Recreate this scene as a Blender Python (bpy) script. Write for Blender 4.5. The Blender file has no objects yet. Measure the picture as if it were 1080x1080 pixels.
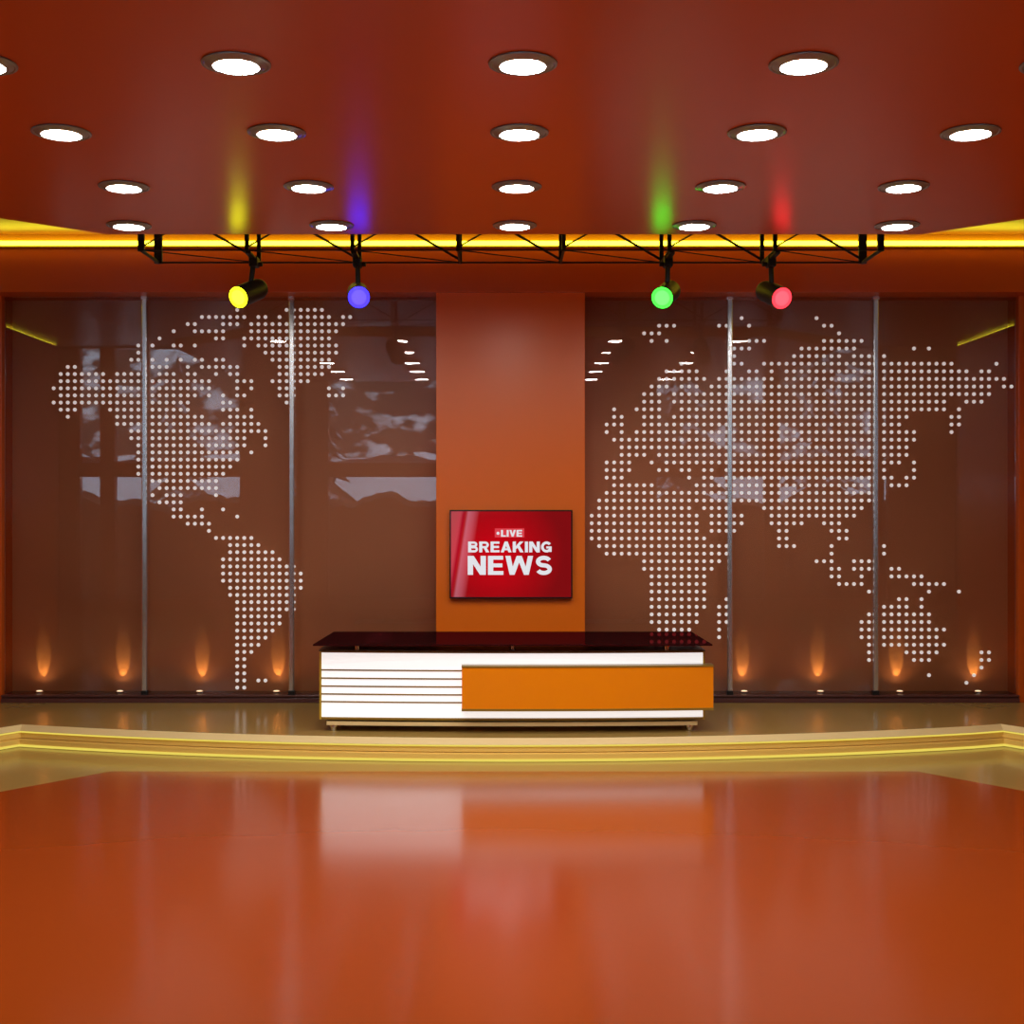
import bpy, bmesh, math, random
from mathutils import Vector, Matrix
random.seed(4)
S = bpy.context.scene
C = S.collection
PI = math.pi
EYE = 1.745          # lens height above the studio floor
F = 1400.0           # focal length for a 1080 wide frame
XC = 0.086           # centre line of the set
def X(px, d): return (px - 528.0) * d / F
def Z(py, d): return EYE + (540.0 - py) * d / F

# ------------------------------------------------------------------ materials
def lin(c):
    r = []
    for v in c:
        v /= 255.0
        r.append(v / 12.92 if v <= 0.04045 else ((v + 0.055) / 1.055) ** 2.4)
    return (r[0], r[1], r[2], 1)
def principled(name, col, rough=0.4, metal=0.0, spec=0.5, coat=0.0, noise=0.0, nscale=6.0, coat_rough=0.05, bump=0.0):
    m = bpy.data.materials.new(name); m.use_nodes = True
    nt = m.node_tree; b = nt.nodes['Principled BSDF']
    c = lin(col) if max(col) > 1.01 else (col[0], col[1], col[2], 1)
    b.inputs['Base Color'].default_value = c
    b.inputs['Roughness'].default_value = rough
    b.inputs['Metallic'].default_value = metal
    b.inputs['Specular IOR Level'].default_value = spec
    b.inputs['Coat Weight'].default_value = coat
    b.inputs['Coat Roughness'].default_value = coat_rough
    if noise or bump:
        tc = nt.nodes.new('ShaderNodeTexCoord'); n = nt.nodes.new('ShaderNodeTexNoise')
        n.inputs['Scale'].default_value = nscale; n.inputs['Detail'].default_value = 4
        nt.links.new(tc.outputs['Object'], n.inputs['Vector'])
        if noise:
            mr = nt.nodes.new('ShaderNodeMapRange')
            mr.inputs['To Min'].default_value = max(0.0, rough - noise); mr.inputs['To Max'].default_value = rough + noise
            nt.links.new(n.outputs['Fac'], mr.inputs['Value']); nt.links.new(mr.outputs['Result'], b.inputs['Roughness'])
        if bump:
            bp = nt.nodes.new('ShaderNodeBump'); bp.inputs['Strength'].default_value = bump; bp.inputs['Distance'].default_value = 0.01
            nt.links.new(n.outputs['Fac'], bp.inputs['Height']); nt.links.new(bp.outputs['Normal'], b.inputs['Normal'])
    return m
def emitter(name, col, strength):
    m = bpy.data.materials.new(name); m.use_nodes = True
    b = m.node_tree.nodes['Principled BSDF']
    b.inputs['Base Color'].default_value = (0.02, 0.02, 0.02, 1)
    b.inputs['Emission Color'].default_value = (col[0], col[1], col[2], 1)
    b.inputs['Emission Strength'].default_value = strength
    return m
def glass_mat(name, tint, refl, rough=0.0):
    m = bpy.data.materials.new(name); m.use_nodes = True
    nt = m.node_tree; nt.nodes.clear()
    out = nt.nodes.new('ShaderNodeOutputMaterial'); mix = nt.nodes.new('ShaderNodeMixShader')
    tr = nt.nodes.new('ShaderNodeBsdfTransparent'); gl = nt.nodes.new('ShaderNodeBsdfGlossy')
    fr = nt.nodes.new('ShaderNodeFresnel'); fr.inputs['IOR'].default_value = refl
    tr.inputs['Color'].default_value = (*tint, 1); gl.inputs['Roughness'].default_value = rough
    gl.inputs['Color'].default_value = (1, 1, 1, 1)
    nt.links.new(fr.outputs[0], mix.inputs[0]); nt.links.new(tr.outputs[0], mix.inputs[1])
    nt.links.new(gl.outputs[0], mix.inputs[2]); nt.links.new(mix.outputs[0], out.inputs[0])
    return m

M = {}
M['ceiling'] = principled('ceiling orange lacquer', (0.60, 0.135, 0.030), 0.25, noise=0.03, nscale=3)
M['wall'] = principled('orange lacquer', (0.58, 0.095, 0.007), 0.24, noise=0.03, nscale=3)
M['column'] = principled('column orange lacquer', (0.86, 0.175, 0.004), 0.28)
M['recess'] = principled('recess wall paint', (0.72, 0.25, 0.095), 0.45)
M['floor'] = principled('red orange resin floor', (0.37, 0.055, 0.005), 0.16, spec=0.72, noise=0.03, nscale=1.5, bump=0.02)
M['gold_floor'] = principled('gold resin floor', (0.43, 0.28, 0.075), 0.16, noise=0.03, nscale=2)
M['gold'] = principled('gold trim', (0.95, 0.64, 0.15), 0.3)
M['gold_light'] = principled('pale gold trim', (0.88, 0.68, 0.32), 0.35)
M['gold_dark'] = principled('dark gold edging', (0.30, 0.18, 0.02), 0.3)
M['baseboard'] = principled('plum brown skirting', (0.10, 0.035, 0.030), 0.25)
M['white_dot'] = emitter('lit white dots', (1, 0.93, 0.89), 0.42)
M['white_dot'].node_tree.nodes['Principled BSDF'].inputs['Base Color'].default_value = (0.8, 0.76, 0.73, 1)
M['upper_ceiling'] = principled('amber upper ceiling', (0.32, 0.10, 0.006), 0.3)
M['fascia'] = principled('amber cove fascia', (0.55, 0.22, 0.010), 0.4)
M['hall'] = principled('hall wall paint', (0.25, 0.06, 0.02), 0.5)
M['chrome'] = principled('chrome', (0.72, 0.72, 0.72), 0.12, metal=1.0)
M['post'] = principled('brushed steel post', (0.75, 0.75, 0.75), 0.22, metal=0.92, noise=0.02, nscale=5)
M['ring'] = principled('nickel ring', (0.30, 0.40, 0.43), 0.22, metal=0.3)
M['black'] = principled('black metal', (0.010, 0.010, 0.010), 0.45, spec=0.25)
M['black_gloss'] = principled('black bezel', (0.02, 0.012, 0.012), 0.2)
def dark_mirror(name, tint, rough):
    m = bpy.data.materials.new(name); m.use_nodes = True; nt = m.node_tree; nt.nodes.clear()
    out = nt.nodes.new('ShaderNodeOutputMaterial'); gl = nt.nodes.new('ShaderNodeBsdfGlossy'); df = nt.nodes.new('ShaderNodeBsdfDiffuse'); ad = nt.nodes.new('ShaderNodeAddShader')
    gl.inputs['Color'].default_value = (*tint, 1); gl.inputs['Roughness'].default_value = rough; df.inputs['Color'].default_value = (0.006, 0.004, 0.004, 1)
    nt.links.new(gl.outputs[0], ad.inputs[0]); nt.links.new(df.outputs[0], ad.inputs[1]); nt.links.new(ad.outputs[0], out.inputs[0]); return m
M['desk_top'] = dark_mirror('black glass top', (0.13, 0.008, 0.010), 0.03)
M['gold_edge'] = principled('bright gold edging', (0.62, 0.42, 0.03), 0.3)
M['white'] = principled('white lacquer', (0.92, 0.92, 0.92), 0.3)
M['backlit'] = emitter('backlit white acrylic', (1, 0.99, 0.98), 0.75)
M['backlit'].node_tree.nodes['Principled BSDF'].inputs['Base Color'].default_value = (0.85, 0.85, 0.85, 1)
M['desk_orange'] = principled('orange desk lacquer', (0.97, 0.29, 0.001), 0.25)
M['desk_cap'] = principled('brown desk cap', (0.10, 0.07, 0.045), 0.3)
M['glass'] = glass_mat('clear panel glass', (0.88, 0.88, 0.88), 1.5)
M['window_glass'] = glass_mat('window pane glass', (0.93, 0.95, 0.96), 1.2)
M['disc'] = emitter('downlight diffuser', (1, 0.97, 0.93), 120.0)
M['led'] = emitter('yellow led', (1.0, 0.88, 0.035), 7.0)
M['edge_line'] = emitter('yellow edge line', (1.0, 0.80, 0.12), 0.8)  # weak yellow emission for the two lines along the stage edge
M['uplight'] = emitter('warm uplight lens', (1, 0.7, 0.40), 2.0)
M['snow'] = principled('snow', (0.75, 0.8, 0.88), 0.8)
M['bark'] = principled('bark', (0.07, 0.045, 0.03), 0.9)
M['frame'] = principled('window frame paint', (0.20, 0.06, 0.03), 0.4)

# ------------------------------------------------------------------ mesh helpers
def box(bm, x0, x1, y0, y1, z0, z1):
    vs = [bm.verts.new((x, y, z)) for z in (z0, z1) for y in (y0, y1) for x in (x0, x1)]
    for f in ((0, 2, 3, 1), (4, 5, 7, 6), (0, 1, 5, 4), (2, 6, 7, 3), (0, 4, 6, 2), (1, 3, 7, 5)):
        bm.faces.new([vs[i] for i in f])
def prism(bm, pts, z0, z1):
    a = [bm.verts.new((p[0], p[1], z0)) for p in pts]; b = [bm.verts.new((p[0], p[1], z1)) for p in pts]
    n = len(pts)
    bm.faces.new(a[::-1]); bm.faces.new(b)
    for i in range(n):
        bm.faces.new((a[i], a[(i + 1) % n], b[(i + 1) % n], b[i]))
def tube(bm, p, q, r, seg=10, r2=None, caps=True):
    p = Vector(p); q = Vector(q); d = (q - p).normalized()
    u = d.cross(Vector((0, 0, 1)) if abs(d.z) < 0.9 else Vector((1, 0, 0))).normalized(); v = d.cross(u)
    r2 = r if r2 is None else r2
    A = []; B = []
    for i in range(seg):
        t = 2 * PI * i / seg; o = u * math.cos(t) + v * math.sin(t)
        A.append(bm.verts.new(p + o * r)); B.append(bm.verts.new(q + o * r2))
    for i in range(seg):
        bm.faces.new((A[i], A[(i + 1) % seg], B[(i + 1) % seg], B[i]))
    if caps: bm.faces.new(A[::-1]); bm.faces.new(B)
def lathe(bm, prof, seg=40, origin=(0, 0, 0), axis=None):
    """prof = (radius, height) pairs swept round +Z (or round axis)."""
    o = Vector(origin); w = Vector(axis).normalized() if axis else Vector((0, 0, 1))
    u = w.cross(Vector((0, 1, 0)) if abs(w.y) < 0.9 else Vector((1, 0, 0))).normalized(); v = w.cross(u)
    rings = []
    for r, h in prof:
        if r < 1e-6: rings.append([bm.verts.new(o + w * h)])
        else: rings.append([bm.verts.new(o + w * h + (u * math.cos(2 * PI * i / seg) + v * math.sin(2 * PI * i / seg)) * r) for i in range(seg)])
    for a, b in zip(rings[:-1], rings[1:]):
        for i in range(seg):
            j = (i + 1) % seg
            if len(a) == 1 and len(b) == 1: continue
            if len(a) == 1: bm.faces.new((a[0], b[i], b[j]))
            elif len(b) == 1: bm.faces.new((a[i], a[j], b[0]))
            else: bm.faces.new((a[i], a[j], b[j], b[i]))
def obj(name, bm, mat, parent=None, smooth=False, bevel=0.0, loc=None):
    bmesh.ops.recalc_face_normals(bm, faces=bm.faces[:])
    me = bpy.data.meshes.new(name); bm.to_mesh(me); bm.free()
    me.materials.append(mat)
    if smooth:
        for p in me.polygons: p.use_smooth = True
        me.set_sharp_from_angle(angle=math.radians(35))
    o = bpy.data.objects.new(name, me); C.objects.link(o)
    if loc: o.location = loc
    if parent: o.parent = parent
    if bevel:
        b = o.modifiers.new('bevel', 'BEVEL'); b.width = bevel; b.segments = 2; b.limit_method = 'ANGLE'
    return o
def struct(name, bm, mat, **k):
    o = obj(name, bm, mat, **k); o['kind'] = 'structure'; return o
def tag(o, label, cat, group=None):
    o['label'] = label; o['category'] = cat
    if group: o['group'] = group
    return o
def empty(name, loc, label, cat, group=None):
    o = bpy.data.objects.new(name, None); o.empty_display_size = 0.1; C.objects.link(o); o.location = loc
    return tag(o, label, cat, group)
def copy_tree(o, parent=None):
    c = o.copy(); C.objects.link(c)
    if parent: c.parent = parent
    for ch in list(o.children): copy_tree(ch, c)
    return c
def BM(): return bmesh.new()
def simple(name, mat, *a, **k):
    bm = BM(); box(bm, *a); return struct(name, bm, mat, **k)

# ------------------------------------------------------------------ the room
GW = 11.10                     # plane of the glass panels
ST = 0.158                     # stage height
UC = 4.015                     # upper ceiling
LC = EYE + 1.8                 # lowered ceiling
XL, XR = XC - 6.15, XC + 6.15
HL, HR = XC - 9.0, XC + 9.0
YB = -1.7                      # rear wall with the windows
YS = 4.0                       # where the studio bay starts

def octagon(front, fx, sx, back, bx, cham=1.0):
    return [(XC - bx, back), (XC + bx, back), (XC + sx, back + (sx - bx)), (XC + sx, front - (sx - fx) * cham),
            (XC + fx, front), (XC - fx, front), (XC - sx, front - (sx - fx) * cham), (XC - sx, back + (sx - bx))]
floor_oct = octagon(8.92, 2.71, 4.3, -1.2, 3.2, 1.32)
bm = BM(); prism(bm, floor_oct, -0.004, 0.002); struct('floor', bm, M['floor'])
simple('floor', M['gold_floor'], HL, HR, YB, 11.6, -0.12, 0.0)
# lowered ceiling and upper ceiling
bm = BM(); prism(bm, octagon(8.60, 2.645, 3.65, 3.9, 2.75, 0.92), LC, LC + 0.10); struct('ceiling', bm, M['ceiling'])
simple('ceiling', M['upper_ceiling'], XL - 0.1, XR + 0.1, YS, 11.6, UC, UC + 0.12)
simple('ceiling', M['frame'], HL, HR, YB, YS + 0.05, 5.2, 5.3)
# hangers of the lowered ceiling are hidden above it: four short rods
# walls of the bay
simple('wall_left', M['wall'], XL - 0.12, XL, YS, 11.6, 0, UC)
simple('wall_right', M['wall'], XR, XR + 0.12, YS, 11.6, 0, UC)
simple('wall_back', M['recess'], XL, XR, 11.30, 11.42, 0, UC)
# header beam over the glass, piers beside it and the centre column
simple('trim_1', M['wall'], XL, XR, 10.86, 11.30, Z(308, 10.86), UC, bevel=0.004)
simple('trim_3', M['fascia'], XL, XR, 10.852, 10.88, 3.962, UC - 0.001)
simple('wall_left', M['wall'], XL, X(1.6, 11.05), 11.05, 11.30, ST, Z(308, 10.86) + 0.02, bevel=0.004)
simple('wall_right', M['wall'], X(1074.6, 11.05), XR, 11.05, 11.30, ST, Z(308, 10.86) + 0.02, bevel=0.004)
simple('wall_center', M['column'], X(460, 10.9), X(617, 10.9), 10.9, 11.30, ST, Z(307.5, 10.86), bevel=0.003)
# skirting under the glass: a moulded ledge
for nm, x0, x1 in (('baseboard_left', X(1.6, 11.05), X(460, 10.9)), ('baseboard_right', X(617, 10.9), X(1074.6, 11.05))):
    bm = BM()
    box(bm, x0, x1, 11.03, 11.30, ST, 0.196); box(bm, x0, x1, 11.05, 11.30, 0.196, 0.206)
    box(bm, x0, x1, 11.035, 11.30, 0.206, 0.222)
    struct(nm, bm, M['baseboard'], bevel=0.003)
# hall behind the camera
simple('wall_left', M['wall'], HL - 0.12, HL, YB, YS, 0, 5.2)
simple('wall_right', M['wall'], HR, HR + 0.12, YB, YS, 0, 5.2)
bm = BM(); box(bm, HL, XL, YS, YS + 0.12, 0, 5.2); box(bm, XR, HR, YS, YS + 0.12, 0, 5.2); box(bm, XL, XR, YS, YS + 0.12, UC, 5.2)
struct('trim_2', bm, M['hall'])
px = 22.2 - YB
def WX(p): return (p - 528) * px / F
wins = [(WX(80), WX(255), [WX(112)]), (WX(343), WX(560), []), (WX(690), WX(941), [WX(815), WX(930)])]
zs0, zs1, zb0, zb1 = 0.12, 4.75, 2.38, 2.63
bm = BM(); xs = HL
for a, b, m_ in wins:
    box(bm, xs, a, YB - 0.3, YB, 0, 5.2); box(bm, a, b, YB - 0.3, YB, 0, zs0); box(bm, a, b, YB - 0.3, YB, zs1, 5.2); xs = b
box(bm, xs, HR, YB - 0.3, YB, 0, 5.2)
struct('wall_rear', bm, M['hall'])
frames = []
for i, (a, b, mull) in enumerate(wins):
    bm = BM(); w = 0.05
    box(bm, a, b, YB - 0.22, YB - 0.06, zb0, zb1)
    box(bm, a, a + w, YB - 0.22, YB - 0.06, zs0, zs1); box(bm, b - w, b, YB - 0.22, YB - 0.06, zs0, zs1)
    box(bm, a, b, YB - 0.22, YB - 0.06, zs0, zs0 + w); box(bm, a, b, YB - 0.22, YB - 0.06, zs1 - w, zs1)
    for mx in mull:
        h = 0.13 if mx != WX(930) else 0.06
        box(bm, mx - h, mx + h, YB - 0.23, YB - 0.05, zs0, zs1)
    fr = struct('window_%d' % (i + 1), bm, M['frame'])
    bm = BM(); box(bm, a, b, YB - 0.145, YB - 0.135, zs0, zs1)
    obj('pane', bm, M['window_glass'], fr); frames.append(fr)

# ------------------------------------------------------------------ stage platform
def stage_outline(off):
    """front edge of the stage, left to right, moved towards the viewer by off."""
    pts = [(XC - 6.08, 6.41 - off), (XC - 3.66, 9.92 - off)]
    n = 28
    for i in range(1, n):
        t = -1 + 2 * i / n
        pts.append((XC + 3.66 * t, 9.32 + 0.60 * t * t - off))
    pts += [(XC + 3.66, 9.94 - off), (XC + 6.08, 6.46 - off)]
    return pts
def band(bm, o0, z0, o1, z1):
    A = [bm.verts.new((x, y, z0)) for x, y in stage_outline(o0)]; B = [bm.verts.new((x, y, z1)) for x, y in stage_outline(o1)]
    for i in range(len(A) - 1): bm.faces.new((A[i], A[i + 1], B[i + 1], B[i]))
stage = empty('stage_platform', (XC, 10.2, 0), 'low glossy gold stage platform with bowed stepped edge under the news desk', 'stage')
inv = Matrix.Translation(-Vector((XC, 10.2, 0)))
def sobj(name, bm, mat, **k):
    bmesh.ops.transform(bm, matrix=inv, verts=bm.verts[:]); return obj(name, bm, mat, stage, **k)
bm = BM(); prism(bm, stage_outline(0) + [(XR - 0.07, 11.26), (XL + 0.07, 11.26)], 0.02, ST); sobj('deck', bm, M['gold_floor'])
bm = BM(); band(bm, 0.0, ST, 0.05, 0.118); band(bm, 0.05, 0.118, 0.03, 0.116); sobj('nosing', bm, M['gold_light'])
bm = BM(); band(bm, 0.042, 0.116, 0.042, 0.104); l1 = sobj('yellow_line', bm, M['edge_line'])
bm = BM(); band(bm, 0.03, 0.104, 0.035, 0.066); band(bm, 0.035, 0.066, 0.015, 0.062); sobj('upper_riser', bm, M['gold'])
bm = BM(); band(bm, 0.015, 0.062, 0.06, 0.056); band(bm, 0.06, 0.056, 0.06, 0.020); sobj('lower_riser', bm, M['gold'])
bm = BM(); band(bm, 0.066, 0.020, 0.066, 0.003); band(bm, 0.066, 0.020, 0.05, 0.020); sobj('yellow_line', bm, M['edge_line'])

# ------------------------------------------------------------------ cove light strips
def strip(label, a):
    e = empty('led_strip', ((a[0] + a[1]) / 2, (a[2] + a[3]) / 2, a[4]), label, 'light strip', None)
    o = Vector(e.location)
    bm = BM(); box(bm, *a); bmesh.ops.translate(bm, vec=-o, verts=bm.verts[:]); obj('glowing_tube', bm, M['led'], e)
    bm = BM()
    if a[1] - a[0] > 1: box(bm, a[0], a[1], a[2] + 0.02, a[3] + 0.005, a[4] - 0.012, a[4])
    else: box(bm, a[0] - (0.035 if a[0] > 0 else 0), a[1] + (0.035 if a[0] < 0 else 0), a[2], a[3], a[4] - 0.012, a[4])  # lip added under the side strips to keep light off the wall below
    bmesh.ops.translate(bm, vec=-o, verts=bm.verts[:]); obj('shade_channel', bm, M['gold_dark'], e)
    return e
strip('yellow light strip running along the top of the back wall behind the truss', (XL, XR, 10.815, 10.862, Z(258.4, 10.82), Z(254.3, 10.82)))
strip('yellow light strip mirrored as a slanting line in the far left glass panel', (XL - 0.002, XL + 0.04, YS + 0.2, 10.80, 3.985, 4.007))
strip('yellow light strip mirrored as a slanting line in the far right glass panel', (XR - 0.04, XR + 0.002, YS + 0.2, 10.80, 3.985, 4.007))

# ------------------------------------------------------------------ glass panels and the dotted world map
def rng(s):
    out = []
    for t in s.split(','):
        if '-' in t: a, b = t.split('-'); out += list(range(int(a), int(b) + 1))
        else: out.append(int(t))
    return out
LEFT = """26,33-38|21-27,29,30,32,34-39,41,42|19,20,24-26,28-41|17,20-24,28-40|15,23,24,27-39|12,14,17,18,20,27,29-40|12,30-40|11,12,14,16,18,20,21,23,24,31-39|2,3,14-16,19,21-26,32-39|1-7,9-12,15-17,19,20,23,25,26,32-38|1-12,14-22,26-28,31-36|0-12,14-22,26,28,32-34,39,41|1-12,14-20,22,24,26,27,32-34,39-41|0-12,14-19,24,25,33|1-3,8-12,14-19,24-26,28|2,9-12,14-21,25-28|9-12,14-22,24-29|11,12,14-30|11,12,14-27,30|12,14-27,30|12,14-26,28|12,14-26|12,14-25|12,14-24|14-23|15-23|14,16-18,23|15-18|17,18,21,24|17-21,26|19-22|22|23-28|25-29|25-31|24-32|24-34|24-35|24-35|25-35|25-34|26-34|26-34|26-32|26-32|26-31|26-30|26-29|26-28|26,27|26,27|26,27|26,27,29,30|26,27"""
RIGHT = """20,30|9-11,17,18,21,31,32|7-9,33|8,10,21-23,31-36|19-21,28-35,43,45|19,27-33,35-37,39|12,19,20,23-37,39-48,54|10-14,18,21,22,24,26-37,39-50,52,53|9-15,17-24,26-37,39-53,54,55|8-10,12-14,16-37,39-53,55,56|7-9,11-37,39-53|7-9,11-37,39-47,50-52|3,6-9,12-37,39-47,49|3,4,7-9,11-37,39-42,48,49|2-4,7-37,39-41,48,49|2,4,6-37,39-43,48|3-37,39-43|4-37,39-42|4-7,9-37,39-42|2-5,8,10-37,39-41,43|2-5,9,10,12,13,15,16,18-37,39,43|2-4,13,15,16,18-37,39,40,42,43|3-8,14-37,40-42|2-37|1-37|1-13,15-18,23-36|0-14,16-20,24-35|0-14,16-20,24-28,31-33|0-14,16-19,25,26,32-34|0-15,25,26,33,34|1-18,25-27,32,39|2-18,32,39|7-17,30-32,35-37|7-16,32,33,35-37,40,41|8-15,32,33,36,40-44|8-15,33-36,43-47|8-15,37,45,49|8-15,18,41,42,44|8-15,17,18,39-42,44|8-14,17,18,37,39-45|8-14,17,18,36,37,39-45|9-13,17,36,37,39-47|17,36,37,39-46|37,39-47|37,42-46,52,53|37,43-45,52,53|52|45,51|50"""
dots = []
for r, s in enumerate(LEFT.split('|')):
    for c in rng(s): dots.append((X(56.67 + 7.444 * c, GW), Z(326.9 + 7.515 * r, GW)))
for r, s in enumerate(RIGHT.split('|')):
    for c in rng(s): dots.append((X(624.0 + 7.905 * c, GW), Z(335.6 + 8.01 * r, GW)))
posts = [X(152.5, 11.06), X(307.5, 11.06), X(769.8, 11.06), X(923.6, 11.06)]
panels = [
    (X(1.6, 11.05) + 0.005, posts[0], 'far left clear glass panel with the Alaska end of the dotted map'),
    (posts[0], posts[1], 'clear glass panel with the dots of North and South America between two steel posts'),
    (posts[1], X(460, 10.9) - 0.005, 'mostly bare clear glass panel just left of the orange column'),
    (X(617, 10.9) + 0.005, posts[2], 'clear glass panel right of the orange column with the dots of Europe and Africa'),
    (posts[2], posts[3], 'clear glass panel with the dots of central Asia between two steel posts'),
    (posts[3], X(1074.6, 11.05) - 0.005, 'far right clear glass panel with dots of east Siberia and Australia')]
TOP = Z(308, 10.86) - 0.002
for k, (a, b, lab) in enumerate(panels):
    e = empty('glass_panel', ((a + b) / 2, GW, 0.222), lab, 'glass panel', None)
    o = Vector(e.location)
    bm = BM(); box(bm, a + 0.003 - o.x, b - 0.003 - o.x, 0.0, 0.012, 0, TOP - o.z)
    obj('pane', bm, M['glass'], e)
    bm = BM()
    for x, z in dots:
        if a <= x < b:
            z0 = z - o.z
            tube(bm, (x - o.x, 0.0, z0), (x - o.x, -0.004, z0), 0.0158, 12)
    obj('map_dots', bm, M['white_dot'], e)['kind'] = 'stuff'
for px_, lab in zip(posts, ('leftmost upright steel post on the glass wall', 'upright steel post between the Americas panel and the nearly bare panel',
                            'upright steel post between the Europe and Africa panel and the Asia panel', 'rightmost upright steel post on the glass wall')):
    e = empty('steel_post', (px_, 11.06, 0.222), lab, 'post', None)
    bm = BM(); box(bm, -0.021, 0.021, -0.02, 0.036, 0.03, TOP - 0.222 - 0.02); obj('shaft', bm, M['post'], e, bevel=0.008)
    bm = BM(); box(bm, -0.025, 0.025, -0.024, 0.036, 0.0, 0.035); obj('foot', bm, M['black'], e, bevel=0.004)
    bm = BM(); box(bm, -0.027, 0.027, -0.026, 0.036, TOP - 0.222 - 0.03, TOP - 0.222); obj('top_bracket', bm, M['post'], e, bevel=0.004)
# uplights standing on the ledge behind the glass
ups = [41.6, 126.5, 210.5, 291.5, 785, 865.3, 949, 1031.5]
uplab = ['at the far left end', 'just left of the leftmost steel post', 'between the two left steel posts', 'just left of the second steel post',
         'just right of the third steel post', 'midway between the two right steel posts', 'just right of the rightmost steel post', 'at the far right end']
for k, (u, l) in enumerate(zip(ups, uplab)):
    e = empty('uplight', (X(u, 11.2), 11.2, 0.222), 'small round uplight behind the glass, ' + l, 'uplight', None)
    bm = BM(); lathe(bm, [(0, 0), (0.036, 0), (0.036, 0.008), (0.028, 0.012), (0.0, 0.012)], 24); obj('housing', bm, M['chrome'], e, smooth=True)
    bm = BM(); lathe(bm, [(0.026, 0.0125), (0.022, 0.016), (0.012, 0.018), (0, 0.018)], 24); obj('lens', bm, M['uplight'], e, smooth=True)
    ld = bpy.data.lights.new('uplight_beam', 'SPOT'); ld.energy = 3.6; ld.color = (1, 0.80, 0.28); ld.spot_size = math.radians(31); ld.spot_blend = 0.35; ld.shadow_soft_size = 0.006
    lo = bpy.data.objects.new('beam', ld); C.objects.link(lo); lo.parent = e; lo.location = (0, 0.028, 0.03)
    lw = bpy.data.lights.new('uplight_wash', 'SPOT'); lw.energy = 1.0; lw.color = (1, 0.66, 0.33); lw.spot_size = math.radians(150); lw.spot_blend = 1.0; lw.shadow_soft_size = 0.02
    lv = bpy.data.objects.new('wash', lw); C.objects.link(lv); lv.parent = e; lv.location = (0, 0.0, 0.035); lv.rotation_euler = (PI, 0, 0)
    lo.rotation_euler = Vector((0, math.cos(math.radians(68)), math.sin(math.radians(68)))).to_track_quat('-Z', 'Y').to_euler()

# ------------------------------------------------------------------ downlights
rows = [(4.32, 'front'), (5.32, 'nearest visible'), (6.285, 'second'), (7.33, 'third'), (8.32, 'fourth')]
cols = {'outer left': -2.08, 'inner left': -1.06, 'centre': 0.089, 'inner right': 1.214, 'outer right': 2.225}
first = None
rowname = {5.32: 'nearest row', 6.285: 'second nearest row', 7.33: 'second row from the stage', 8.32: 'row closest to the stage', 4.32: 'mirrored frontmost row'}
for y, _ in rows:
    for cn, x in cols.items():
        if y == 8.32 and 'outer' in cn: x = -2.33 if 'left' in cn else 2.485
        lab = 'round nickel-ringed ceiling downlight, %s one of the %s' % (cn, rowname[y])
        if first is None:
            first = empty('downlight', (x, y, LC), lab, 'ceiling light', 'round ceiling downlights')
            bm = BM(); lathe(bm, [(0.134, 0), (0.139, -0.004), (0.138, -0.008), (0.128, -0.011), (0.124, -0.008), (0.108, -0.012), (0.097, -0.018), (0.092, -0.018), (0.091, -0.012), (0.091, 0)], 48)
            obj('ring', bm, M['ring'], first, smooth=True)
            bm = BM(); lathe(bm, [(0.0915, -0.013), (0.07, -0.015), (0.0, -0.016)], 40); obj('diffuser', bm, M['disc'], first, smooth=True)
        else:
            c = copy_tree(first); c.location = (x, y, LC); c['label'] = lab

# ------------------------------------------------------------------ truss
Y1, Y2 = 9.2, 9.66
ZB, ZT = EYE + 1.815, UC - 0.012
stn = [X(167 + 106.1 * i, Y2) for i in range(8)]
tr = empty('lighting_truss', (XC, 9.43, ZB), 'long black open lattice truss over the stage carrying four coloured spotlights', 'truss')
O = Vector(tr.location)
def tpart(name, fn):
    bm = BM(); fn(bm); bmesh.ops.translate(bm, vec=-O, verts=bm.verts[:]); return obj(name, bm, M['black'], tr, smooth=True)
for y in (Y1, Y2):
    tpart('chord', lambda bm: tube(bm, (stn[0], y, ZB), (stn[-1], y, ZB), 0.0065 if y == Y2 else 0.005))
    tpart('chord', lambda bm: tube(bm, (stn[0], y, ZT), (stn[-1], y, ZT), 0.0065))
for i, x in enumerate(stn):
    w = 0.022 if i in (0, 7) else 0.014
    for y in (Y1, Y2):
        tpart('upright', lambda bm: box(bm, x - w * (1.3 if (i in (0, 7) and y == Y2) else 1), x + w * (1.3 if (i in (0, 7) and y == Y2) else 1), y - 0.012, y + 0.012, ZB - 0.008, ZT))
    tpart('cross_bar', lambda bm: tube(bm, (x, Y1, ZB), (x, Y2, ZB), 0.013 if i in (0, 7) else 0.009))
    tpart('cross_bar', lambda bm: tube(bm, (x, Y1, ZT), (x, Y2, ZT), 0.009))
    if i < 7:
        x2 = stn[i + 1]
        tpart('brace', lambda bm: tube(bm, (x, Y2, ZT), (x2, Y2, ZB + 0.02), 0.009))
        tpart('brace', lambda bm: tube(bm, (x, Y1, ZB + 0.02), (x2, Y1, ZT), 0.006))
        tpart('brace', lambda bm: tube(bm, (x, Y1, ZB), (x2, Y2, ZB), 0.004))

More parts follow.
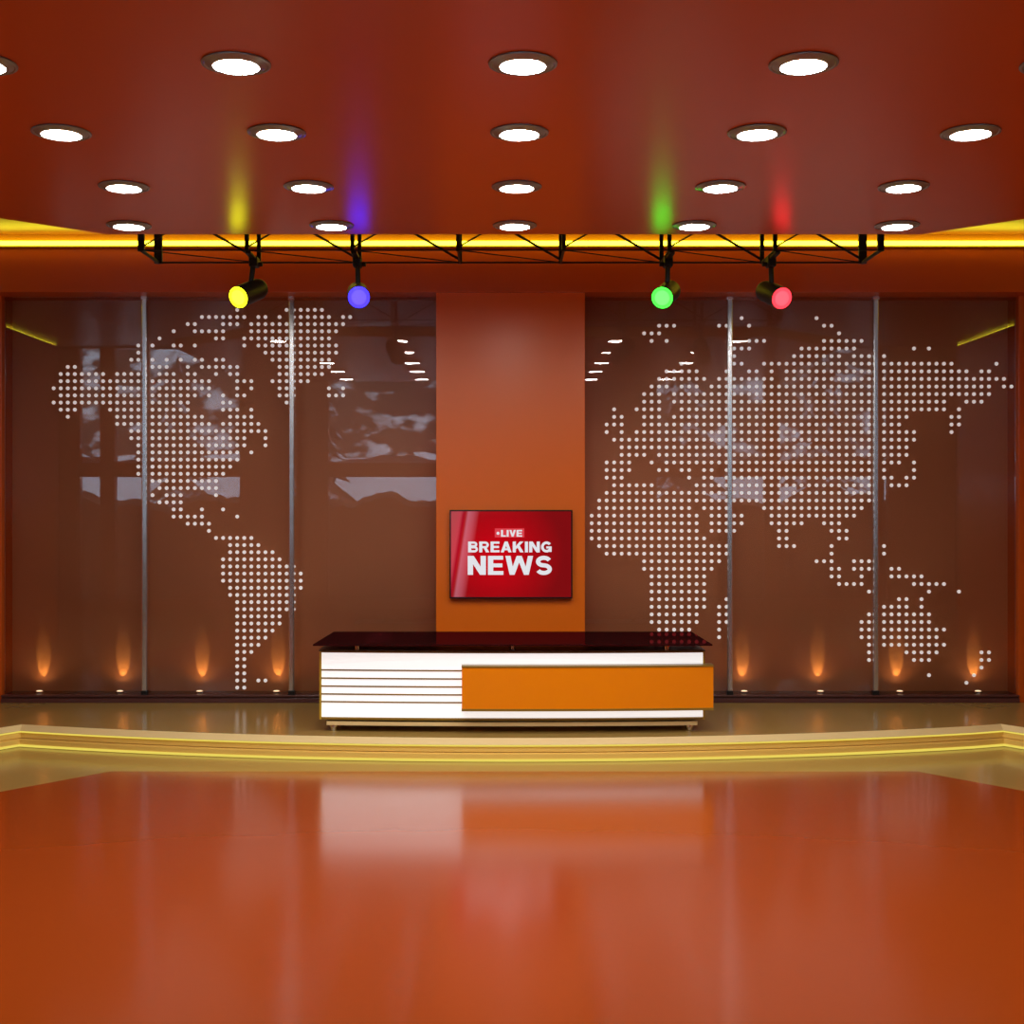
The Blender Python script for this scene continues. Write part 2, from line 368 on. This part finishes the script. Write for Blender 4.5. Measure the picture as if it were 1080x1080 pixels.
# ------------------------------------------------------------------ coloured spotlights
def lens_mat(name, core, edge):
    m = bpy.data.materials.new(name); m.use_nodes = True; nt = m.node_tree; b = nt.nodes['Principled BSDF']
    tc = nt.nodes.new('ShaderNodeTexCoord'); ln = nt.nodes.new('ShaderNodeVectorMath'); ln.operation = 'LENGTH'
    rp = nt.nodes.new('ShaderNodeValToRGB'); e = rp.color_ramp.elements
    e[0].position = 0.050; e[0].color = (*core, 1); e[1].position = 0.056; e[1].color = (*edge, 1)
    x = e.new(0.068); x.color = (*edge, 1); y = e.new(0.073); y.color = (*core, 1)
    nt.links.new(tc.outputs['Object'], ln.inputs[0]); nt.links.new(ln.outputs['Value'], rp.inputs['Fac'])
    nt.links.new(rp.outputs['Color'], b.inputs['Emission Color']); b.inputs['Base Color'].default_value = (0.05, 0.05, 0.05, 1)
    b.inputs['Emission Strength'].default_value = 8.0; b.inputs['Roughness'].default_value = 0.3
    return m
spots = [
    ('yellow', (251.5, 313.5), 268, (-0.094, -0.22, -0.093), (1.0, 1.0, 0.01), (0.45, 0.45, 0.002)),
    ('blue', (378.5, 313.5), 377, (0.034, -0.24, -0.073), (0.022, 0.014, 1.0), (0.010, 0.005, 0.7)),
    ('green', (698.5, 314), 704.5, (-0.084, -0.225, -0.086), (0.028, 0.9, 0.028), (0.010, 0.55, 0.010)),
    ('red', (824.5, 314.5), 813.0, (0.064, -0.23, -0.086), (0.9, 0.018, 0.025), (0.55, 0.008, 0.014))]
where = {'yellow': 'leftmost on the truss', 'blue': 'second from left on the truss',
         'green': 'third from left on the truss', 'red': 'rightmost on the truss'}
for cname, (lx, ly), ax, d, core, edge in spots:
    yl = 9.30
    lens = Vector((X(lx, yl), yl, Z(ly, yl))); d = Vector(d); L = d.length * 1.18; dn = d.normalized()
    piv = Vector((X(ax, 9.43), 9.43, ZB))
    e = empty('stage_spotlight', piv, 'black spotlight with glowing %s lens, %s' % (cname, where[cname]), 'spotlight', None)
    bm = BM()
    lathe(bm, [(0.0, -L), (0.055, -L), (0.068, -L + 0.015), (0.076, -L + 0.045), (0.078, -0.02), (0.080, -0.004), (0.080, 0.004), (0.0745, 0.004), (0.0745, -0.004), (0, -0.004)], 40, lens - piv, dn)
    obj('housing', bm, M['black'], e, smooth=True)
    bm = BM(); lathe(bm, [(0.0742, 0.0), (0.05, 0.006), (0, 0.010)], 40, (0, 0, 0), dn)
    lo = obj('lens', bm, lens_mat(cname + ' lens', core, edge), e, smooth=True); lo.location = lens - piv
    # arm with yoke reaching down to the body
    mid = lens - dn * (L * 0.55)
    bm = BM(); top_z = -0.015; bot = mid.z + 0.072 - piv.z
    tube(bm, (0, 0, top_z), (mid.x - piv.x if abs(mid.x - piv.x) < 0.03 else 0, mid.y - piv.y, bot), 0.018, 14)
    obj('arm', bm, M['black'], e, smooth=True)
    bm = BM(); box(bm, -0.02, 0.02, -0.24, 0.235, -0.026, -0.006); box(bm, -0.03, 0.03, -0.05, 0.05, -0.075, -0.006)
    obj('clamp', bm, M['black'], e, bevel=0.006)
    s = -1 if cname in ('green', 'red') else 1
    bm = BM(); tube(bm, (0.03 * s, 0.0, -0.055), (0.06 * s, 0.0, -0.055), 0.016, 12); obj('knob', bm, M['black'], e, smooth=True)

# ------------------------------------------------------------------ television
TY = 10.84; tw, th = 1.003, 0.722
tz = Z(584.5, TY)
tv = empty('television', (XC - 0.001, 10.9, tz), 'flat television with a red breaking news screen on the orange column', 'television')
bm = BM(); box(bm, -tw / 2, tw / 2, -0.055, -0.022, -th / 2, th / 2); obj('case', bm, M['black_gloss'], tv, bevel=0.004)
bm = BM(); box(bm, -0.2, 0.2, -0.022, 0.0, -0.15, 0.15); obj('mount', bm, M['black'], tv)
bm = BM(); w = 0.011
for a in ((-tw / 2, tw / 2, th / 2 - w, th / 2), (-tw / 2, tw / 2, -th / 2, -th / 2 + w), (-tw / 2, -tw / 2 + w, -th / 2 + w, th / 2 - w), (tw / 2 - w, tw / 2, -th / 2 + w, th / 2 - w)):
    box(bm, a[0], a[1], -0.064, -0.055, a[2], a[3])
obj('bezel', bm, M['black_gloss'], tv)
def screen_mat():
    m = bpy.data.materials.new('red news screen'); m.use_nodes = True; nt = m.node_tree; b = nt.nodes['Principled BSDF']
    tc = nt.nodes.new('ShaderNodeTexCoord'); sp = nt.nodes.new('ShaderNodeSeparateXYZ'); nt.links.new(tc.outputs['Object'], sp.inputs[0])
    def mth(op, a, b_=None, c=None):
        n = nt.nodes.new('ShaderNodeMath'); n.operation = op
        for i, v in enumerate((a, b_, c)):
            if v is None: continue
            if isinstance(v, (int, float)): n.inputs[i].default_value = v
            else: nt.links.new(v, n.inputs[i])
        return n.outputs[0]
    x, z = sp.outputs['X'], sp.outputs['Z']
    # broad red glow, darker right part, slanting pale rays on the left
    r = mth('SQRT', mth('ADD', mth('POWER', mth('ADD', x, 0.12), 2.0), mth('POWER', z, 2.0)))
    rp = nt.nodes.new('ShaderNodeValToRGB'); nt.links.new(r, rp.inputs['Fac'])
    e = rp.color_ramp.elements; e[0].position = 0.05; e[0].color = (0.62, 0.0, 0.006, 1); e[1].position = 0.55; e[1].color = (0.22, 0.003, 0.005, 1)
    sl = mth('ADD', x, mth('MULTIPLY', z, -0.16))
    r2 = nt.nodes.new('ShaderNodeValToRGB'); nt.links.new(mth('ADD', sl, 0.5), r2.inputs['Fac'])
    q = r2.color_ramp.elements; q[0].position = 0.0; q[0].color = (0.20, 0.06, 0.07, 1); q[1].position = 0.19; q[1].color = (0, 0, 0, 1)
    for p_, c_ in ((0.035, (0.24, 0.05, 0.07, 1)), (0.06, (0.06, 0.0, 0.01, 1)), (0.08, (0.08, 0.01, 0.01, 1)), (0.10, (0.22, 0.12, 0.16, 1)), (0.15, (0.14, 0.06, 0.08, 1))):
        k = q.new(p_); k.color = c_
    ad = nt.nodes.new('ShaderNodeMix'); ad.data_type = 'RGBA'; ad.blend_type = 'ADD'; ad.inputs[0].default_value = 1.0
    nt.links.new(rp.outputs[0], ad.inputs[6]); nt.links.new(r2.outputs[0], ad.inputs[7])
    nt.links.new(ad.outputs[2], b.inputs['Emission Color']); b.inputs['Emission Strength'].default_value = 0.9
    b.inputs['Base Color'].default_value = (0.02, 0.002, 0.002, 1); b.inputs['Roughness'].default_value = 0.06
    return m
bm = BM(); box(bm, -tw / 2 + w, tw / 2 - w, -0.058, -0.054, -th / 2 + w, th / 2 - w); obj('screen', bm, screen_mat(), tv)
letter_white = emitter('screen lettering', (0.86, 0.87, 0.92), 0.85)
badge_red = emitter('screen badge', (0.75, 0.03, 0.05), 0.9)
TH = 0.27
def stroke(bm, pts, t, ox, oz, sx, sz, y, closed=False):
    P = [Vector((p[0], p[1])) for p in pts]; n = len(P); L = []; R = []
    for i in range(n):
        a = P[i - 1] if (i > 0 or closed) else None; c = P[(i + 1) % n] if (i < n - 1 or closed) else None
        d1 = (P[i] - a).normalized() if a is not None else (c - P[i]).normalized()
        d2 = (c - P[i]).normalized() if c is not None else d1
        n1 = Vector((-d1.y, d1.x)); n2 = Vector((-d2.y, d2.x)); mm = (n1 + n2).normalized(); k = min(2.2, 1 / max(0.3, mm.dot(n1)))
        L.append(P[i] + mm * t / 2 * k); R.append(P[i] - mm * t / 2 * k)
    A = [bm.verts.new((ox + p.x * sx, y, oz + p.y * sz)) for p in L]; B = [bm.verts.new((ox + p.x * sx, y, oz + p.y * sz)) for p in R]
    for i in range(n if closed else n - 1):
        j = (i + 1) % n; bm.faces.new((A[i], B[i], B[j], A[j]))
def poly(bm, pts, ox, oz, sx, sz, y):
    bm.faces.new([bm.verts.new((ox + p[0] * sx, y, oz + p[1] * sz)) for p in pts])
def arc(cx, cy, rx, ry, a0, a1, n=12):
    return [(cx + rx * math.cos(math.radians(a0 + (a1 - a0) * i / n)), cy + ry * math.sin(math.radians(a0 + (a1 - a0) * i / n))) for i in range(n + 1)]
h = TH / 2; g = 0.10
def glyph(ch):
    """strokes ('s', points, width) and polygons ('p', points) in a box one unit high; returns (pieces, width)."""
    if ch == 'N': w = .92; return [('p', [(0, 0), (TH, 0), (TH, 1), (0, 1)]), ('p', [(w - TH, 0), (w, 0), (w, 1), (w - TH, 1)]), ('p', [(0, 1), (TH + .03, 1), (w, 0), (w - TH - .03, 0)])], w
    if ch == 'E': w = .78; return [('p', [(0, 0), (TH, 0), (TH, 1), (0, 1)])] + [('p', [(0, z), (ww, z), (ww, z + .2), (0, z + .2)]) for z, ww in ((0, w), (.4, w - .05), (.8, w - .01))], w
    if ch == 'W':
        w = 1.4; q = []
        for a, b in (((0, 1), (.34, 0)), ((.70, 1), (.34, 0)), ((.70, 1), (1.06, 0)), ((1.4, 1), (1.06, 0))):
            xa, xb = a[0], b[0]; xa = min(max(xa, .13), w - .13)
            q.append(('p', [(xa - .13, 1), (xa + .13, 1), (xb + .12, 0), (xb - .12, 0)]))
        return q, w
    if ch == 'L': w = .68; return [('p', [(0, 0), (TH, 0), (TH, 1), (0, 1)]), ('p', [(0, 0), (w, 0), (w, .21), (0, .21)])], w
    if ch == 'I': return [('p', [(0, 0), (TH, 0), (TH, 1), (0, 1)])], TH
    if ch == 'V': return [('p', [(0, 1), (.28, 1), (.56, 0), (.32, 0)]), ('p', [(.60, 1), (.88, 1), (.56, 0), (.32, 0)])], .88
    if ch == 'A': return [('p', [(.0, 0), (.27, 0), (.60, 1), (.34, 1)]), ('p', [(.67, 0), (.94, 0), (.60, 1), (.34, 1)]), ('p', [(.2, .19), (.74, .19), (.70, .37), (.24, .37)])], .94
    if ch == 'K': return [('p', [(0, 0), (TH, 0), (TH, 1), (0, 1)]), ('p', [(.60, 1), (.92, 1), (.30, .30), (.2, .48)]), ('p', [(.34, .62), (.56, .68), (.95, 0), (.63, 0)])], .95
    if ch == 'B':
        return [('p', [(0, 0), (TH, 0), (TH, 1), (0, 1)]),
                ('s', [(.1, 1 - g)] + arc(.5, .735, .20, .165, 90, -90) + [(.1, .56)], .19),
                ('s', [(.1, .47)] + arc(.53, .285, .22, .19, 90, -90) + [(.1, .10)], .20)], .86
    if ch == 'R':
        return [('p', [(0, 0), (TH, 0), (TH, 1), (0, 1)]), ('s', [(.1, 1 - g)] + arc(.51, .69, .22, .21, 90, -90) + [(.1, .48)], .20),
                ('p', [(.36, .46), (.62, .46), (.88, 0), (.58, 0)])], .88
    if ch == 'G':
        return [('s', arc(.48, .5, .36, .39, 38, 335, 22), .235), ('p', [(.46, .36), (.92, .36), (.92, .55), (.46, .55)]), ('p', [(.72, .04), (.92, .04), (.92, .5), (.72, .5)])], .93
    if ch == 'S':
        return [('s', arc(.44, .70, .29, .20, 20, 250, 14) + arc(.44, .30, .30, .20, 75, -160, 14), .215)], .86
def word(bm, txt, x0, x1, z0, z1, y):
    H = z1 - z0; gl = [glyph(c) for c in txt]; gap = 0.10
    tot = sum(w_ for _, w_ in gl) + gap * (len(gl) - 1); sx = (x1 - x0) / tot; x = x0; k = 0
    for pieces, w_ in gl:
        for pc in pieces:
            yy = y - 0.00012 * k; k += 1
            if pc[0] == 'p': poly(bm, pc[1], x, z0, sx, H, yy)
            else: stroke(bm, pc[1], pc[2], x, z0, sx, H, yy)
        x += (w_ + gap) * sx
def sc(px_, py_): return ((px_ - 531) / 930.0, (430 - py_) / 930.0)
def words(name, txt, a, b, y):
    bm = BM(); p = sc(*a); q = sc(*b); word(bm, txt, p[0], q[0], p[1], q[1], y)
    me = bpy.data.meshes.new(name)
    r = bmesh.ops.extrude_face_region(bm, geom=bm.faces[:])
    bmesh.ops.translate(bm, vec=(0, 0.0006, 0), verts=[v for v in r['geom'] if isinstance(v, bmesh.types.BMVert)])
    return obj(name, bm, letter_white, tv)
bm = BM(); a = sc(408, 302); b = sc(632, 234); box(bm, a[0], b[0], -0.0592, -0.058, a[1], b[1]); obj('live_badge', bm, badge_red, tv)
words('lettering', 'LIVE', (455, 297), (616, 246), -0.0596)
bm = BM(); a = sc(432, 271); tube(bm, (a[0], -0.0592, a[1]), (a[0], -0.0604, a[1]), 0.0125, 20); obj('live_dot', bm, letter_white, tv)
words('lettering', 'BREAKING', (205, 416), (840, 334), -0.0590)
words('lettering', 'NEWS', (202, 587), (843, 443), -0.0590)

# ------------------------------------------------------------------ news desk
DY = 9.60
desk = empty('news_desk', (X(543, DY), 9.9, ST), 'long low news desk with black glass top and white and orange front', 'desk')
DO = Vector(desk.location)
def slab(x0, x1, yf, yb, z0, z1, bulge=0.06, n=24):
    """box whose front bows towards the viewer."""
    bm = BM(); c = DO.x; hw = 1.39
    f = [(x0 + (x1 - x0) * i / n) for i in range(n + 1)]
    pts = [(x, yf - bulge * (1 - ((x - c) / hw) ** 2)) for x in f] + [(x1, yb), (x0, yb)]
    prism(bm, pts, z0, z1); bmesh.ops.translate(bm, vec=-DO, verts=bm.verts[:]); return bm
DL, DR = X(337, DY), X(743, DY)
zt, zb = Z(686.8, DY), Z(758.6, DY)
e_ = 0.010
obj('carcass', slab(DL, DR, DY + 0.02, 10.30, zb, zt), M['gold_dark'], desk)
obj('cap_board', slab(DL - 0.004, DR + 0.004, DY - 0.008, 10.31, zt, zt + 0.010), M['desk_cap'], desk)
# white front boards with gold edging between them
edges = [688.2, 706.0, 714.6, 723.0, 731.3, 739.4, 756.0]
for i in range(6):
    z1 = Z(edges[i] + (1.0 if i else 0), DY); z0 = Z(edges[i + 1], DY)
    if i: obj('slat_edging', slab(DL + 0.012, X(487, DY) + 0.05, DY - 0.010, DY + 0.028, z1 - 0.001, z1 + 0.0095), M['gold_dark'], desk)
    if i in (0, 5): obj('front_board', slab(DL + 0.014, DR - 0.012, DY, DY + 0.03, z0, z1), M['backlit'], desk)
    else: obj('front_board', slab(DL + 0.014, X(487, DY) + 0.05, DY, DY + 0.03, z0, z1), M['backlit'], desk)
for z0, z1 in ((zb, zb + 0.014), (zt - 0.009, zt)):
    obj('edging', slab(DL, DR, DY - 0.006, DY + 0.02, z0, z1), M['gold_dark'], desk)
bm = slab(DL, DL + 0.015, DY - 0.008, DY + 0.02, zb, zt, n=1); obj('edging', bm, M['gold_edge'], desk)
bm = slab(DR - 0.012, DR, DY - 0.008, DY + 0.02, zb, zt, n=1); obj('edging', bm, M['gold_edge'], desk)
OY = 9.50
ol, orr = X(487.3, OY), X(752.5, OY)
fp = obj('front_panel', slab(ol, orr, OY, DY + 0.02, Z(746.5, OY), Z(703.3, OY)), M['desk_orange'], desk)
for z0, z1 in ((Z(749, OY), Z(746.5, OY)), (Z(703.3, OY), Z(701.3, OY))):
    obj('panel_edging', slab(ol - 0.002, orr + 0.002, OY - 0.004, DY + 0.02, z0, z1), M['gold_dark'], fp)
PY = 9.60
obj('plinth', slab(X(344.5, PY), X(735.5, PY), PY, 10.2, Z(764.6, PY), Z(760.6, PY)), M['gold_light'], desk)
bm = slab(DL + 0.03, DR - 0.03, DY + 0.08, 10.25, Z(760.6, PY), zb); obj('base_board', bm, M['desk_cap'], desk)
for lx in (X(352, 9.63), X(727, 9.63)):
    for ly in (9.63, 10.12):
        bm = BM(); zz = Z(764.6, PY) - ST
        lathe(bm, [(0, 0), (0.026, 0), (0.028, 0.006), (0.024, 0.010), (0.024, zz - 0.020), (0.032, zz - 0.016), (0.032, zz), (0, zz)], 20, (lx - DO.x, ly - DO.y, 0))
        obj('leg', bm, M['chrome'], desk, smooth=True)
# black glass top on steel stand-offs
TY0, TY1 = 9.42, 10.42; ztop = Z(680.4, TY0)
bm = BM(); prism(bm, [(X(330, TY0), TY0), (X(751.5, TY0), TY0), (X(729.5, TY1), TY1), (X(352, TY1), TY1)], ztop - 0.006, ztop + 0.006)
bmesh.ops.translate(bm, vec=-DO, verts=bm.verts[:]); obj('glass_top', bm, M['desk_top'], desk, bevel=0.002)
for lx in (378, 540.5, 701.5):
    for ly in (9.60, 10.2):
        bm = BM(); xx = X(lx, 9.68); z0 = zt + 0.010 - DO.z; z1 = ztop - 0.006 - DO.z
        lathe(bm, [(0, z0), (0.022, z0), (0.022, z0 + 0.006), (0.018, z0 + 0.008), (0.018, z1 - 0.008), (0.022, z1 - 0.006), (0.022, z1), (0, z1)], 20, (xx - DO.x, ly - DO.y, 0))
        obj('stand_off', bm, M['chrome'], desk, smooth=True)

# ------------------------------------------------------------------ winter garden outside the rear windows
def hill(y):
    d = YB - 0.35 - y
    return -0.1 + 0.03 * d + (0.16 * (d - 9) ** 1.5 if d > 9 else 0)
bm = BM(); nx, ny = 50, 24; V = {}
for i in range(nx + 1):
    for j in range(ny + 1):
        x = -32 + 64 * i / nx; y = YB - 0.35 - 30 * j / ny
        V[i, j] = bm.verts.new((x, y, hill(y) + (0.25 * math.sin(i * 0.9 + j * 0.6) * min(1, j / 5))))
for i in range(nx):
    for j in range(ny): bm.faces.new((V[i, j], V[i + 1, j], V[i + 1, j + 1], V[i, j + 1]))
gm = principled('snow patched hillside', (0.5, 0.5, 0.5), 0.9); nt = gm.node_tree
n = nt.nodes.new('ShaderNodeTexNoise'); n.inputs['Scale'].default_value = 0.9; n.inputs['Detail'].default_value = 5
tc = nt.nodes.new('ShaderNodeTexCoord'); rp = nt.nodes.new('ShaderNodeValToRGB'); rp.color_ramp.elements[0].position = 0.54; rp.color_ramp.elements[1].position = 0.64
rp.color_ramp.elements[0].color = (0.035, 0.03, 0.025, 1); rp.color_ramp.elements[1].color = (0.7, 0.75, 0.82, 1)
sz = nt.nodes.new('ShaderNodeSeparateXYZ'); nt.links.new(tc.outputs['Object'], sz.inputs[0])
ma = nt.nodes.new('ShaderNodeMath'); ma.operation = 'MULTIPLY_ADD'; ma.inputs[1].default_value = 1.2; nt.links.new(n.outputs['Fac'], ma.inputs[0]); nt.links.new(sz.outputs['Z'], ma.inputs[2])
lt = nt.nodes.new('ShaderNodeMath'); lt.operation = 'LESS_THAN'; lt.inputs[1].default_value = 4.0; nt.links.new(ma.outputs[0], lt.inputs[0])
mx = nt.nodes.new('ShaderNodeMath'); mx.operation = 'MAXIMUM'; nt.links.new(n.outputs['Fac'], mx.inputs[0]); nt.links.new(lt.outputs[0], mx.inputs[1])
nt.links.new(tc.outputs['Object'], n.inputs['Vector']); nt.links.new(mx.outputs[0], rp.inputs['Fac']); nt.links.new(rp.outputs['Color'], nt.nodes['Principled BSDF'].inputs['Base Color'])
struct('ground', bm, gm, smooth=True)
# clipped hedge below the windows and snow lying on the transoms
hb = BM(); nn = 150; HV = []
for i in range(nn + 1):
    x = -9.5 + 19 * i / nn; z = 2.0 + 0.09 * math.sin(x * 2.1) + 0.06 * math.sin(x * 5.3 + 1) + random.uniform(-0.03, 0.03)
    HV.append([hb.verts.new((x, y_, z_)) for y_, z_ in ((-1.05, -0.1), (-0.95 + random.uniform(-.04, .04), z * 0.5), (-1.05, z - 0.12), (-1.35, z), (-1.7, z - 0.12), (-1.8, -0.1))])
for a, b in zip(HV[:-1], HV[1:]):
    for k in range(5): hb.faces.new((a[k], a[k + 1], b[k + 1], b[k]))
hedge = obj('hedge', hb, None or principled('dark winter hedge', (0.03, 0.022, 0.012), 0.9, bump=0.5, nscale=20), smooth=False, loc=(0, YB - 0.6, 0))
tag(hedge, 'dark winter hedge outside the rear windows, mirrored faintly in the glass', 'hedge')
for i, (a, b, mull) in enumerate(wins):
    sb = BM(); nn = int((b - a) / 0.12); P = []
    for k in range(nn + 1):
        x = a + (b - a) * k / nn; hgt = 0.10 + 0.05 * math.sin(x * 3.0 + i) + 0.02 * math.sin(x * 11)
        P.append([sb.verts.new((x, y_, z_)) for y_, z_ in ((YB - 0.225, zb1), (YB - 0.235, zb1 + hgt), (YB - 0.30, zb1 + hgt), (YB - 0.33, zb1))])
    for p, q in zip(P[:-1], P[1:]):
        for k in range(3): sb.faces.new((p[k], p[k + 1], q[k + 1], q[k]))
    obj('snow_ridge', sb, M['snow'], frames[i], smooth=True)
def tree_mat():
    m = principled('snowy needles', (0.02, 0.03, 0.025), 0.9); nt = m.node_tree; b = nt.nodes['Principled BSDF']
    ge = nt.nodes.new('ShaderNodeNewGeometry'); sp = nt.nodes.new('ShaderNodeSeparateXYZ'); n = nt.nodes.new('ShaderNodeTexNoise'); n.inputs['Scale'].default_value = 2.2; n.inputs['Detail'].default_value = 6
    tc = nt.nodes.new('ShaderNodeTexCoord'); nt.links.new(tc.outputs['Object'], n.inputs['Vector'])
    nt.links.new(ge.outputs['Normal'], sp.inputs[0])
    rp = nt.nodes.new('ShaderNodeValToRGB'); rp.color_ramp.elements[0].position = 0.52; rp.color_ramp.elements[0].color = (0.03, 0.04, 0.035, 1)
    rp.color_ramp.elements[1].position = 0.62; rp.color_ramp.elements[1].color = (0.6, 0.66, 0.75, 1)
    nt.links.new(n.outputs['Fac'], rp.inputs['Fac']); nt.links.new(rp.outputs['Color'], b.inputs['Base Color'])
    return m
M['needles'] = tree_mat()
proto = None
for k in range(9):
    x = -16 + 4.0 * k; y = YB - (5.2 if k % 2 else 9.0)
    if proto is None:
        proto = empty('conifer', (x, y, hill(y) - 0.1), '', 'tree', 'snowy conifers outside the rear windows')
        bm = BM(); tube(bm, (0, 0, 0), (0, 0, 6.5), 0.16, 10, 0.03); obj('trunk', bm, M['bark'], proto, smooth=True)
        bm = BM()
        for q in range(10):
            z = 0.7 + q * 0.62; r = 1.75 * (1 - q / 10.5); seg = 22
            top = bm.verts.new((0, 0, z + 0.95)); ring = []
            for i in range(seg):
                rr = r * (1.0 if i % 2 else 0.72) * random.uniform(0.85, 1.1); t = 2 * PI * i / seg
                ring.append(bm.verts.new((rr * math.cos(t), rr * math.sin(t), z + (0.0 if i % 2 else 0.12) + random.uniform(-0.08, 0.08))))
            inn = bm.verts.new((0, 0, z + 0.3))
            for i in range(seg):
                bm.faces.new((ring[i], ring[(i + 1) % seg], top)); bm.faces.new((ring[(i + 1) % seg], ring[i], inn))
        obj('foliage', bm, M['needles'], proto)
        t = proto
    else:
        t = copy_tree(proto); t.location = (x, y, hill(y) - 0.1)
    t.rotation_euler = (0, 0, random.uniform(0, 6)); s = random.uniform(0.75, 1.0); t.scale = (s, s, s)
    t['label'] = 'snow-dusted dark conifer outside the rear windows, seen faintly mirrored in the glass'

# ------------------------------------------------------------------ sky, camera, colour
w = bpy.data.worlds.new('overcast sky'); S.world = w; w.use_nodes = True
bg = w.node_tree.nodes['Background']; bg.inputs['Color'].default_value = (0.80, 0.88, 1.0, 1); bg.inputs['Strength'].default_value = 4.0
cam = bpy.data.cameras.new('camera'); co = bpy.data.objects.new('camera', cam); C.objects.link(co)
co.location = (0, 0, EYE); co.rotation_euler = (PI / 2, 0, 0)
cam.sensor_width = 36; cam.lens = 36 * F / 1080; cam.shift_x = 12 / 1080.0; cam.clip_start = 0.05; cam.clip_end = 200
S.camera = co
S.view_settings.view_transform = 'Standard'; S.view_settings.look = 'None'; S.view_settings.gamma = 1.0
S.view_settings.exposure = 0.0
S.view_settings.use_curve_mapping = False
S.cycles.max_bounces = 8; S.cycles.transparent_max_bounces = 12
S.cycles.sample_clamp_indirect = 6.0
S.cycles.caustics_reflective = True
